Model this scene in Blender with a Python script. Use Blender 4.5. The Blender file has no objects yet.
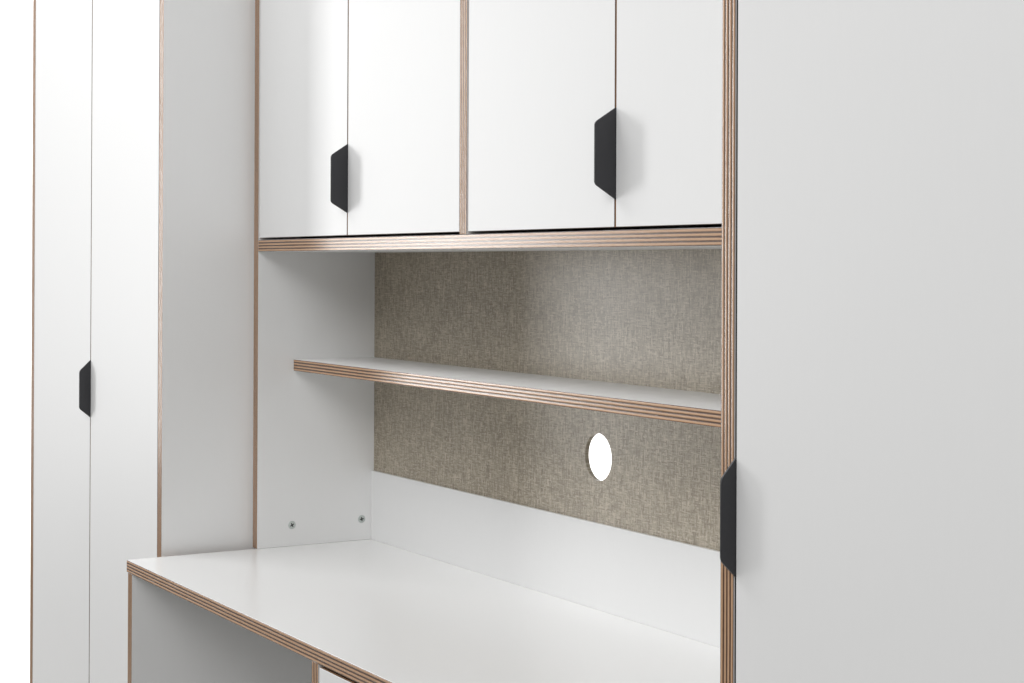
import bpy, bmesh, math
from mathutils import Vector, Matrix

scene = bpy.context.scene
C = scene.collection
MM = 0.001
ZD = 0.740            # height of the desktop above the floor (m)
T = 18.0              # plywood thickness (mm)

# ------------------------------------------------------------------ helpers
def V(x, y, z):       # millimetres, z measured from the desktop -> metres
    return Vector((x * MM, y * MM, z * MM + ZD))

def tag(o, label=None, cat=None, group=None, kind=None):
    if label: o['label'] = label
    if cat: o['category'] = cat
    if group: o['group'] = group
    if kind: o['kind'] = kind
    return o

def empty(name, x, y, z, label, cat, group=None):
    o = bpy.data.objects.new(name, None)
    C.objects.link(o)
    o.location = V(x, y, z)
    o.empty_display_size = 0.1
    return tag(o, label, cat, group)

def link(name, bm, mats, parent=None):
    me = bpy.data.meshes.new(name)
    bm.to_mesh(me); bm.free()
    o = bpy.data.objects.new(name, me)
    for m in (mats if isinstance(mats, (list, tuple)) else [mats]):
        me.materials.append(m)
    C.objects.link(o)
    if parent is not None:
        o.parent = parent
        # world position of the parent chain (no rotations used)
        off = Vector((0, 0, 0)); p = parent
        while p is not None:
            off += p.location; p = p.parent
        o.location = o['_w'] if '_w' in o else (0, 0, 0)
        o.location = Vector(o.location) - off
    return o

def recenter(o):
    """move the origin of a mesh part to its own centre"""
    me = o.data
    c = sum((v.co for v in me.vertices), Vector()) / max(1, len(me.vertices))
    me.transform(Matrix.Translation(-c))
    o.location = Vector(o.location) + c
    return o

def board(name, x0, x1, y0, y1, z0, z1, axis, mats, parent=None, bev=0.7, subs=False):
    """plywood board: laminate on the two broad faces (normal = axis), ply edges round it"""
    bm = bmesh.new()
    bmesh.ops.create_cube(bm, size=1.0)
    a, b = V(x0, y0, z0), V(x1, y1, z1)
    for v in bm.verts:
        v.co = Vector([a[i] if v.co[i] < 0 else b[i] for i in range(3)])
    bmesh.ops.bevel(bm, geom=bm.edges[:] , offset=bev * MM, segments=2, profile=0.5, affect='EDGES')
    bm.normal_update()
    uv = bm.loops.layers.uv.new('UVMap')
    dims = b - a
    others = [i for i in range(3) if i != axis]
    for f in bm.faces:
        n = f.normal
        broad = abs(n[axis]) > 0.5
        f.material_index = 0 if broad else 1
        # length direction on an edge face: the in-plane axis that is not the thickness
        k = max(others, key=lambda i: -abs(n[i]))
        for l in f.loops:
            l[uv].uv = (l.vert.co[k] + 3.7 * x0 * MM, (l.vert.co[axis] - a[axis]) / dims[axis])
    o = link(name, bm, mats, parent)
    return recenter(o)

def smooth(o):
    for p in o.data.polygons: p.use_smooth = True
    return o

# ------------------------------------------------------------------ materials
def new_mat(name):
    m = bpy.data.materials.new(name)
    m.use_nodes = True
    nt = m.node_tree
    return m, nt, nt.nodes, nt.links, nt.nodes['Principled BSDF']

def mat_laminate(name, col, rough=0.38, spec=0.45):
    m, nt, N, L, b = new_mat(name)
    b.inputs['Roughness'].default_value = rough
    b.inputs['Specular IOR Level'].default_value = spec
    tc = N.new('ShaderNodeTexCoord')
    mp = N.new('ShaderNodeMapping'); mp.inputs['Scale'].default_value = (220, 220, 26)
    nz = N.new('ShaderNodeTexNoise'); nz.inputs['Scale'].default_value = 1.0
    nz.inputs['Detail'].default_value = 3
    L.new(tc.outputs['Object'], mp.inputs['Vector']); L.new(mp.outputs['Vector'], nz.inputs['Vector'])
    cr = N.new('ShaderNodeMix'); cr.data_type = 'RGBA'
    cr.inputs['A'].default_value = (*[c * 0.985 for c in col], 1)
    cr.inputs['B'].default_value = (*col, 1)
    L.new(nz.outputs['Fac'], cr.inputs['Factor'])
    L.new(cr.outputs['Result'], b.inputs['Base Color'])
    bp = N.new('ShaderNodeBump'); bp.inputs['Strength'].default_value = 0.06
    bp.inputs['Distance'].default_value = 0.0004
    L.new(nz.outputs['Fac'], bp.inputs['Height']); L.new(bp.outputs['Normal'], b.inputs['Normal'])
    return m

def mat_ply(name):
    m, nt, N, L, b = new_mat(name)
    b.inputs['Roughness'].default_value = 0.23
    b.inputs['Specular IOR Level'].default_value = 0.65
    tc = N.new('ShaderNodeTexCoord')
    sp = N.new('ShaderNodeSeparateXYZ'); L.new(tc.outputs['UV'], sp.inputs['Vector'])
    # long wavering of the ply lines
    mp = N.new('ShaderNodeMapping'); mp.inputs['Scale'].default_value = (9, 2.0, 1)
    L.new(tc.outputs['UV'], mp.inputs['Vector'])
    wob = N.new('ShaderNodeTexNoise'); wob.inputs['Scale'].default_value = 1.0; wob.inputs['Detail'].default_value = 2
    L.new(mp.outputs['Vector'], wob.inputs['Vector'])
    w1 = N.new('ShaderNodeMath'); w1.operation = 'MULTIPLY_ADD'
    L.new(wob.outputs['Fac'], w1.inputs[0]); w1.inputs[1].default_value = 0.05; 
    L.new(sp.outputs['Y'], w1.inputs[2])
    w2 = N.new('ShaderNodeMath'); w2.operation = 'MULTIPLY_ADD'
    L.new(w1.outputs[0], w2.inputs[0]); w2.inputs[1].default_value = 2 * math.pi * 4.0
    w2.inputs[2].default_value = -2 * math.pi * 4.0 * 0.025
    cs = N.new('ShaderNodeMath'); cs.operation = 'COSINE'; L.new(w2.outputs[0], cs.inputs[0])
    # streaks along the grain
    mp2 = N.new('ShaderNodeMapping'); mp2.inputs['Scale'].default_value = (110, 13, 1)
    L.new(tc.outputs['UV'], mp2.inputs['Vector'])
    st = N.new('ShaderNodeTexNoise'); st.inputs['Scale'].default_value = 1.0; st.inputs['Detail'].default_value = 4
    st.inputs['Roughness'].default_value = 0.65
    L.new(mp2.outputs['Vector'], st.inputs['Vector'])
    ad = N.new('ShaderNodeMath'); ad.operation = 'MULTIPLY_ADD'
    L.new(st.outputs['Fac'], ad.inputs[0]); ad.inputs[1].default_value = 0.9
    L.new(cs.outputs[0], ad.inputs[2])
    ramp = N.new('ShaderNodeValToRGB')
    e = ramp.color_ramp.elements
    e[0].position = 0.0; e[0].color = (0.56, 0.345, 0.205, 1)
    e[1].position = 1.0; e[1].color = (0.07, 0.036, 0.02, 1)
    x = ramp.color_ramp.elements.new(0.45); x.color = (0.47, 0.28, 0.162, 1)
    x = ramp.color_ramp.elements.new(0.72); x.color = (0.12, 0.058, 0.029, 1)
    mr = N.new('ShaderNodeMapRange'); mr.inputs['From Min'].default_value = -0.6; mr.inputs['From Max'].default_value = 1.45
    L.new(ad.outputs[0], mr.inputs['Value']); L.new(mr.outputs['Result'], ramp.inputs['Fac'])
    L.new(ramp.outputs['Color'], b.inputs['Base Color'])
    bp = N.new('ShaderNodeBump'); bp.inputs['Strength'].default_value = 0.25; bp.inputs['Distance'].default_value = 0.0004
    bp.invert = True
    L.new(ad.outputs[0], bp.inputs['Height']); L.new(bp.outputs['Normal'], b.inputs['Normal'])
    return m

def mat_plain(name, col, rough, spec=0.5, metal=0.0, bump=0.0, scale=400):
    m, nt, N, L, b = new_mat(name)
    b.inputs['Base Color'].default_value = (*col, 1)
    b.inputs['Roughness'].default_value = rough
    b.inputs['Specular IOR Level'].default_value = spec
    b.inputs['Metallic'].default_value = metal
    if bump:
        tc = N.new('ShaderNodeTexCoord')
        nz = N.new('ShaderNodeTexNoise'); nz.inputs['Scale'].default_value = scale; nz.inputs['Detail'].default_value = 3
        L.new(tc.outputs['Object'], nz.inputs['Vector'])
        bp = N.new('ShaderNodeBump'); bp.inputs['Strength'].default_value = bump; bp.inputs['Distance'].default_value = 0.0005
        L.new(nz.outputs['Fac'], bp.inputs['Height']); L.new(bp.outputs['Normal'], b.inputs['Normal'])
    return m

def mat_fabric(name):
    """slubby woven linen: horizontal and vertical thread streaks"""
    m, nt, N, L, b = new_mat(name)
    b.inputs['Roughness'].default_value = 0.36
    b.inputs['Specular IOR Level'].default_value = 0.6
    tc = N.new('ShaderNodeTexCoord')
    def streak(scale, seed, detail=2.0):
        mp = N.new('ShaderNodeMapping'); mp.inputs['Scale'].default_value = scale
        mp.inputs['Location'].default_value = (seed, seed * 1.7, seed * 0.3)
        nz = N.new('ShaderNodeTexNoise'); nz.inputs['Scale'].default_value = 1.0
        nz.inputs['Detail'].default_value = detail
        L.new(tc.outputs['Object'], mp.inputs['Vector']); L.new(mp.outputs['Vector'], nz.inputs['Vector'])
        return nz.outputs['Fac']
    hor = streak((70, 1, 640), 1.3, 1.5)
    ver = streak((500, 1, 70), 7.9, 1.5)
    sel = streak((260, 1, 260), 4.1, 1.0)
    big = streak((14, 1, 14), 9.4, 2.0)
    rs = N.new('ShaderNodeMapRange'); rs.inputs['From Min'].default_value = 0.42; rs.inputs['From Max'].default_value = 0.58
    L.new(sel, rs.inputs['Value'])
    mx = N.new('ShaderNodeMix'); mx.data_type = 'FLOAT'
    L.new(rs.outputs['Result'], mx.inputs['Factor']); L.new(hor, mx.inputs['A']); L.new(ver, mx.inputs['B'])
    ad = N.new('ShaderNodeMath'); ad.operation = 'MULTIPLY_ADD'
    L.new(big, ad.inputs[0]); ad.inputs[1].default_value = 0.12; L.new(mx.outputs['Result'], ad.inputs[2])
    ramp = N.new('ShaderNodeValToRGB')
    e = ramp.color_ramp.elements
    e[0].position = 0.40; e[0].color = (0.245, 0.204, 0.150, 1)
    e[1].position = 0.74; e[1].color = (0.55, 0.485, 0.388, 1)
    x = ramp.color_ramp.elements.new(0.56); x.color = (0.365, 0.314, 0.236, 1)
    L.new(ad.outputs[0], ramp.inputs['Fac']); L.new(ramp.outputs['Color'], b.inputs['Base Color'])
    bp = N.new('ShaderNodeBump'); bp.inputs['Strength'].default_value = 0.3; bp.inputs['Distance'].default_value = 0.0006
    L.new(mx.outputs['Result'], bp.inputs['Height']); L.new(bp.outputs['Normal'], b.inputs['Normal'])
    return m

WHITE = mat_laminate('white_laminate', (0.84, 0.84, 0.835), 0.40)
TOPW = mat_laminate('white_worktop_laminate', (0.84, 0.84, 0.835), 0.24, 0.5)
PLY = mat_ply('varnished_plywood_edge')
FAB = mat_fabric('woven_linen_fabric')
BLACK = mat_plain('black_powder_coat', (0.028, 0.028, 0.032), 0.40, 0.5, 0.0, 0.12, 900)
STEEL = mat_plain('zinc_screw_steel', (0.58, 0.62, 0.60), 0.38, 0.5, 0.9)
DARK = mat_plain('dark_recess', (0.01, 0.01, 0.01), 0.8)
PAINT = mat_plain('white_wall_paint', (0.86, 0.86, 0.86), 0.7, 0.3, 0.0, 0.1, 120)
FLOORM = mat_plain('pale_grey_floor', (0.25, 0.24, 0.225), 0.5, 0.4, 0.0, 0.1, 60)
LW = [WHITE, PLY]
LT = [TOPW, PLY]

# ------------------------------------------------------------------ measured layout (mm)
YB = 201.0           # face of the fabric back panel
YW = -147.0          # front plane of the two tall wardrobes
YD = -206.0          # front edge of the desk
ZB = 460.7           # underside of the wall of cupboards above the niche
ZTOP = 1290.0        # top of all the tall furniture
ZF = -740.0          # floor
S1, S2 = 316.5, 976.0       # door seams of the overhead cupboards
DV = 638.3                  # divider
XR = 1349.2                 # left face of the right wardrobe
XI = 1330.0                 # inner face of the hutch's right side

def handle(parent, xc, y, z0, z1, zi0, zi1, out, th=2.4, tail=9.0):
    """trapezoid finger pull: a plate standing out from the door edge"""
    r = 4.0
    outline = [(y + tail, z0), (y + tail, z1), (y, z1)]
    def corner(p, a, b):
        p, a, b = Vector(p), Vector(a), Vector(b)
        da, db = (a - p).normalized(), (b - p).normalized()
        s, e = p + da * r, p + db * r
        pts = []
        for i in range(7):
            t = i / 6
            pts.append(tuple((1 - t) ** 2 * s + 2 * t * (1 - t) * p + t * t * e))
        return pts
    A, B, Cc, D = (y, z1), (y - out, zi1), (y - out, zi0), (y, z0)
    outline += corner(B, A, Cc) + corner(Cc, B, D) + [D]
    bm = bmesh.new()
    lo = [bm.verts.new(V(xc - th / 2, py, pz)) for py, pz in outline]
    hi = [bm.verts.new(V(xc + th / 2, py, pz)) for py, pz in outline]
    bm.faces.new(lo); bm.faces.new(hi[::-1])
    n = len(lo)
    for i in range(n):
        bm.faces.new([lo[i], hi[i], hi[(i + 1) % n], lo[(i + 1) % n]])
    bmesh.ops.recalc_face_normals(bm, faces=bm.faces[:])
    rim = [e for e in bm.edges if abs(e.verts[0].co.x - e.verts[1].co.x) < 1e-7]
    bmesh.ops.bevel(bm, geom=rim, offset=0.45 * MM, segments=2, profile=0.5, affect='EDGES')
    return recenter(link('handle', bm, BLACK, parent))

def door(x0, x1, y, z0, z1, parent):
    return board('door', x0, x1, y, y + T, z0, z1, 1, LW, parent, 0.6)

# ------------------------------------------------------------------ setting
def struct_box(name, x0, x1, y0, y1, z0, z1, m):
    bm = bmesh.new()
    bmesh.ops.create_cube(bm, size=1.0)
    a, b = V(x0, y0, z0), V(x1, y1, z1)
    for v in bm.verts:
        v.co = Vector([a[i] if v.co[i] < 0 else b[i] for i in range(3)])
    return tag(recenter(link(name, bm, m)), kind='structure')

struct_box('floor', -4700, 4200, -5000, 1700, ZF - 60, ZF, FLOORM)
struct_box('wall_back', -1600, 4200, 1700, 1800, ZF - 60, 2000, PAINT)
struct_box('wall_left', -1600, -1500, -100, 1700, ZF, 2000, PAINT)

# ------------------------------------------------------------------ tall wardrobe on the left
wd = empty('wardrobe', -380, 30, ZF, 'tall white two-door wardrobe left of the desk, bare plywood edges', 'wardrobe')
WX0, WX1 = -741.3, -19.9
board('side_panel', WX0, WX0 + T, YW, YB + 14, ZF, ZTOP, 0, LW, wd)
board('side_panel', WX1 - T, WX1, YW, YB + 14, ZF, ZTOP, 0, LW, wd)
board('top_panel', WX0 + T, WX1 - T, YW, YB + 14, ZTOP - T, ZTOP, 2, LW, wd)
board('bottom_panel', WX0 + T, WX1 - T, YW, YB + 14, ZF + 60, ZF + 60 + T, 2, LW, wd)
board('plinth', WX0 + T, WX1 - T, YW + 25, YW + 25 + T, ZF, ZF + 60, 1, LW, wd)
board('back_panel', WX0 + T, WX1 - T, YB + 4, YB + 12, ZF + 60 + T, ZTOP - T, 1, LW, wd)
SW = -376.6
door(WX0 + T + 1.6, SW - 1.6, YW, ZF + 60 + T + 3, ZTOP - T - 3, wd)
d = door(SW + 1.6, WX1 - T - 1.6, YW, ZF + 60 + T + 3, ZTOP - T - 3, wd)
tag(handle(d, SW + 0.2, YW, 180.6, 278.5, 196.5, 259.8, 19.4), 'black trapezoid edge pull')

# ------------------------------------------------------------------ tall wardrobe on the right
rw = empty('wardrobe', XR + 330, 30, ZF, 'tall white wardrobe at the right, closest to the viewer, black pull by its plywood edge', 'wardrobe')
RX0, RX1 = XR, XR + 660
board('side_panel', RX0, RX0 + T, YW, YB + 14, ZF, ZTOP, 0, LW, rw)
board('side_panel', RX1 - T, RX1, YW, YB + 14, ZF, ZTOP, 0, LW, rw)
board('top_panel', RX0 + T, RX1 - T, YW, YB + 14, ZTOP - T, ZTOP, 2, LW, rw)
board('bottom_panel', RX0 + T, RX1 - T, YW, YB + 14, ZF + 60, ZF + 60 + T, 2, LW, rw)
board('plinth', RX0 + T, RX1 - T, YW + 25, YW + 25 + T, ZF, ZF + 60, 1, LW, rw)
board('back_panel', RX0 + T, RX1 - T, YB + 4, YB + 12, ZF + 60 + T, ZTOP - T, 1, LW, rw)
board('gap_shade', RX0 + T, RX0 + T + 2.6, YW + 1.2, YW + 14, ZF + 60 + T, ZTOP - T, 0, [DARK, DARK], rw, 0.2)  # black strip standing in for the shade inside the door gap
d = door(RX0 + T + 3.0, RX1 - T - 2, YW, ZF + 60 + T + 3, ZTOP - T - 3, rw)
tag(handle(d, RX0 + T + 1.6, YW, 185.0, 282.7, 199.2, 266.4, 15.0), 'black trapezoid edge pull')

# ------------------------------------------------------------------ hutch standing on the desk
hu = empty('desk_hutch', XI / 2, 100, 0, 'white hutch with four overhead doors, open niche and fabric back, standing on the desk', 'hutch')
lp = board('side_panel', -T, 0, 0, YB + 8, 0, ZTOP, 0, LW, hu)
board('side_panel', XI, XI + T, 0, YB + 8, 0, ZTOP, 0, LW, hu)
board('bottom_panel', 0, XI, 0, YB, ZB, ZB + T, 2, LW, hu)
board('top_panel', 0, XI, 0, YB, ZTOP - T, ZTOP, 2, LW, hu)
board('divider', DV, DV + T, 0, YB, ZB + T, ZTOP - T, 0, LW, hu)
z0, z1 = ZB + T + 3.4, ZTOP - T - 3
door(1.2, S1 - 1.3, 1.0, z0, z1, hu)
d = door(S1 + 1.3, DV - 2.0, 1.0, z0, z1, hu)
tag(handle(d, S1, 1.0, 513.0, 609.3, 527.4, 592.7, 25.6), 'black trapezoid edge pull')
door(DV + T + 2.0, S2 - 1.5, 1.0, z0, z1, hu)
d = door(S2 + 1.5, XI - 1.5, 1.0, z0, z1, hu)
tag(handle(d, S2, 1.0, 511.6, 609.3, 527.2, 592.6, 26.6), 'black trapezoid edge pull')
board('shelf', 0, XI, 60.1, YB, 274.4, 274.4 + T, 2, LW, hu)

# fabric back panel with a round cable hole
def panel_with_hole(name, x0, x1, y0, y1, z0, z1, hx, hz, r, m, parent):
    n = 64
    bm = bmesh.new()
    def ring(y, pts): return [bm.verts.new(V(px, y, pz)) for px, pz in pts]
    circ = [(hx + r * math.cos(2 * math.pi * i / n), hz + r * math.sin(2 * math.pi * i / n)) for i in range(n)]
    s = r + 12
    sq = []
    for i in range(n):
        a = 2 * math.pi * i / n
        k = 1 / max(abs(math.cos(a)), abs(math.sin(a)))
        sq.append((hx + s * k * math.cos(a), hz + s * k * math.sin(a)))
    rect = []
    for (px, pz) in sq:      # project the square ring on the outer rectangle
        dx, dz = (px - hx) / s, (pz - hz) / s
        X = hx + dx * ((x1 - hx) if dx > 0 else (hx - x0))
        Z = hz + dz * ((z1 - hz) if dz > 0 else (hz - z0))
        rect.append((X, Z))
    front = [ring(y0, p) for p in (circ, sq, rect)]
    back = [ring(y1, p) for p in (circ, sq, rect)]
    for side in (front, back):
        for a, b in ((side[0], side[1]), (side[1], side[2])):
            for i in range(n):
                bm.faces.new([a[i], a[(i + 1) % n], b[(i + 1) % n], b[i]])
    for q in (0, 2):
        for i in range(n):
            bm.faces.new([front[q][i], front[q][(i + 1) % n], back[q][(i + 1) % n], back[q][i]])
    bmesh.ops.recalc_face_normals(bm, faces=bm.faces[:])
    return recenter(link(name, bm, m, parent))
tag(panel_with_hole('back_panel', 0, XI, YB, YB + 6, 0, ZB, 647.2, 194.6, 30.6, FAB, hu),
    'taupe woven fabric back panel with a round cable hole')
board('back_panel', 0, XI, YB, YB + 6, ZB, ZTOP, 1, LW, hu)

# two countersunk cross-head screws in the left side panel
def screw(y, z, parent, turn):
    bm = bmesh.new()
    n = 32
    prof = [(0.0, 0.45), (3.4, 0.5), (5.6, 0.35), (6.4, 0.05), (6.5, -0.4)]
    rings = []
    for r, h in prof:
        if r == 0: continue
        rings.append([bm.verts.new(V(h, y + r * math.cos(2 * math.pi * i / n), z + r * math.sin(2 * math.pi * i / n))) for i in range(n)])
    bm.faces.new(rings[0])
    for a, b in zip(rings, rings[1:]):
        for i in range(n):
            bm.faces.new([a[i], b[i], b[(i + 1) % n], a[(i + 1) % n]])
    bmesh.ops.recalc_face_normals(bm, faces=bm.faces[:])
    s = recenter(smooth(link('screw', bm, STEEL, parent)))
    s['label'] = 'steel cross-head screw'
    # cross recess
    bm = bmesh.new()
    w, l = 0.85, 3.3
    pts = [(w, w), (w, l), (-w, l), (-w, w), (-l, w), (-l, -w), (-w, -w), (-w, -l), (w, -l), (w, -w), (l, -w), (l, w)]
    ca, sa = math.cos(turn), math.sin(turn)
    pts = [(p * ca - q * sa, p * sa + q * ca) for p, q in pts]
    f = [bm.verts.new(V(0.75, y + p, z + q)) for p, q in pts]
    g = [bm.verts.new(V(0.2, y + p * .8, z + q * .8)) for p, q in pts]
    bm.faces.new(f); bm.faces.new(g[::-1])
    for i in range(12):
        bm.faces.new([f[i], g[i], g[(i + 1) % 12], f[(i + 1) % 12]])
    bmesh.ops.recalc_face_normals(bm, faces=bm.faces[:])
    recenter(link('cross_recess', bm, DARK, s))
screw(58.5, 32.9, lp, 0.5)
screw(179.4, 33.5, lp, 0.15)

# ------------------------------------------------------------------ desk
dk = empty('desk', XI / 2, 0, ZF, 'white desk with striped plywood front edge between the two wardrobes', 'desk')
board('worktop', -5, XR - 1, YD, YB + 8, -T, 0, 2, LT, dk, 0.8)
board('upstand', 0.3, XI - 0.3, YB - 5.0, YB - 0.1, 0.0, 110.4, 1, [WHITE, WHITE], hu, 0.5)
board('side_panel', -1.5, 17.0, YD + 1, YB + 8, ZF, -T, 0, LW, dk)
board('side_panel', XR - 1 - T, XR - 1, YD + 1, YB + 8, ZF, -T, 0, LW, dk)
board('divider', 658.5, 676.5, YD + 1, YB - 4, ZF, -T, 0, LW, dk)
board('back_panel', 17.0, XR - 1 - T, YB - 4, YB + 8, ZF + 60, -T, 1, LW, dk)
board('bottom_panel', 676.5, XR - 1 - T, YD + 1, YB - 4, ZF + 40, ZF + 40 + T, 2, LW, dk)
zz = [-22.0, -230.0, -440.0, -676.0]
for a, b in zip(zz, zz[1:]):
    board('drawer', 679.5, XR - 4 - T, YD + 1, YD + 1 + T, b + 3, a, 1, LW, dk, 0.6)

# ------------------------------------------------------------------ light
def area(name, loc, aim, sx, sy, power, col=(1, 1, 1)):
    l = bpy.data.lights.new(name, 'AREA')
    l.shape = 'RECTANGLE'; l.size = sx; l.size_y = sy; l.energy = power; l.color = col
    o = bpy.data.objects.new(name, l); C.objects.link(o)
    o.location = loc
    o.rotation_euler = (Vector(aim) - Vector(loc)).to_track_quat('-Z', 'Y').to_euler()
    return o
area('key_softbox', (-2.7, -1.8, 1.5), (0.4, 0.0, 1.1), 0.55, 1.9, 36)
area('ceiling_lamp', (-0.5, -1.1, 2.75), (-0.5, -1.0, 0.0), 1.6, 0.8, 25)
area('ceiling_lamp', (1.0, -1.3, 2.75), (1.0, -1.2, 0.0), 1.6, 0.8, 7)
area('ceiling_lamp', (2.4, -2.4, 2.75), (1.6, -1.6, 0.0), 1.6, 1.6, 44)
area('rear_fill', (-0.35, 1.5, 1.3), (-1.5, 0.75, 1.1), 0.45, 1.9, 70)  # unseen fill light, added to whiten the left wall and the hole view

w = bpy.data.worlds.new('studio'); scene.world = w
w.use_nodes = True
bg = w.node_tree.nodes['Background']
bg.inputs['Color'].default_value = (0.98, 0.99, 1.0, 1)
bg.inputs['Strength'].default_value = 0.30

# ------------------------------------------------------------------ camera
cam = bpy.data.cameras.new('camera')
co = bpy.data.objects.new('camera', cam); C.objects.link(co)
F, YAW, PITCH, ROLL, CY = 1720.5, 0.5402, 0.0040, 0.0039, 258.9
cam.sensor_width = 36; cam.sensor_fit = 'HORIZONTAL'
cam.lens = F * 36 / 1024
cam.shift_y = (CY - 341.5) / 1024
cam.clip_start = 0.01
dv = Vector((-math.cos(YAW), math.sin(YAW), 0)); rv = Vector((math.sin(YAW), math.cos(YAW), 0)); uv_ = Vector((0, 0, 1))
c, s = math.cos(PITCH), math.sin(PITCH)
d2 = c * dv + s * uv_; u2 = -s * dv + c * uv_
c, s = math.cos(ROLL), math.sin(ROLL)
r3 = c * rv + s * u2; u3 = -s * rv + c * u2
M = Matrix((r3, u3, -d2)).transposed().to_4x4()
M.translation = V(2489.8, -1034.5, 440.4)
co.matrix_world = M
scene.camera = co

vs = scene.view_settings
vs.view_transform = 'Standard'; vs.look = 'None'; vs.gamma = 1.0; vs.exposure = 0.02
vs.use_curve_mapping = False
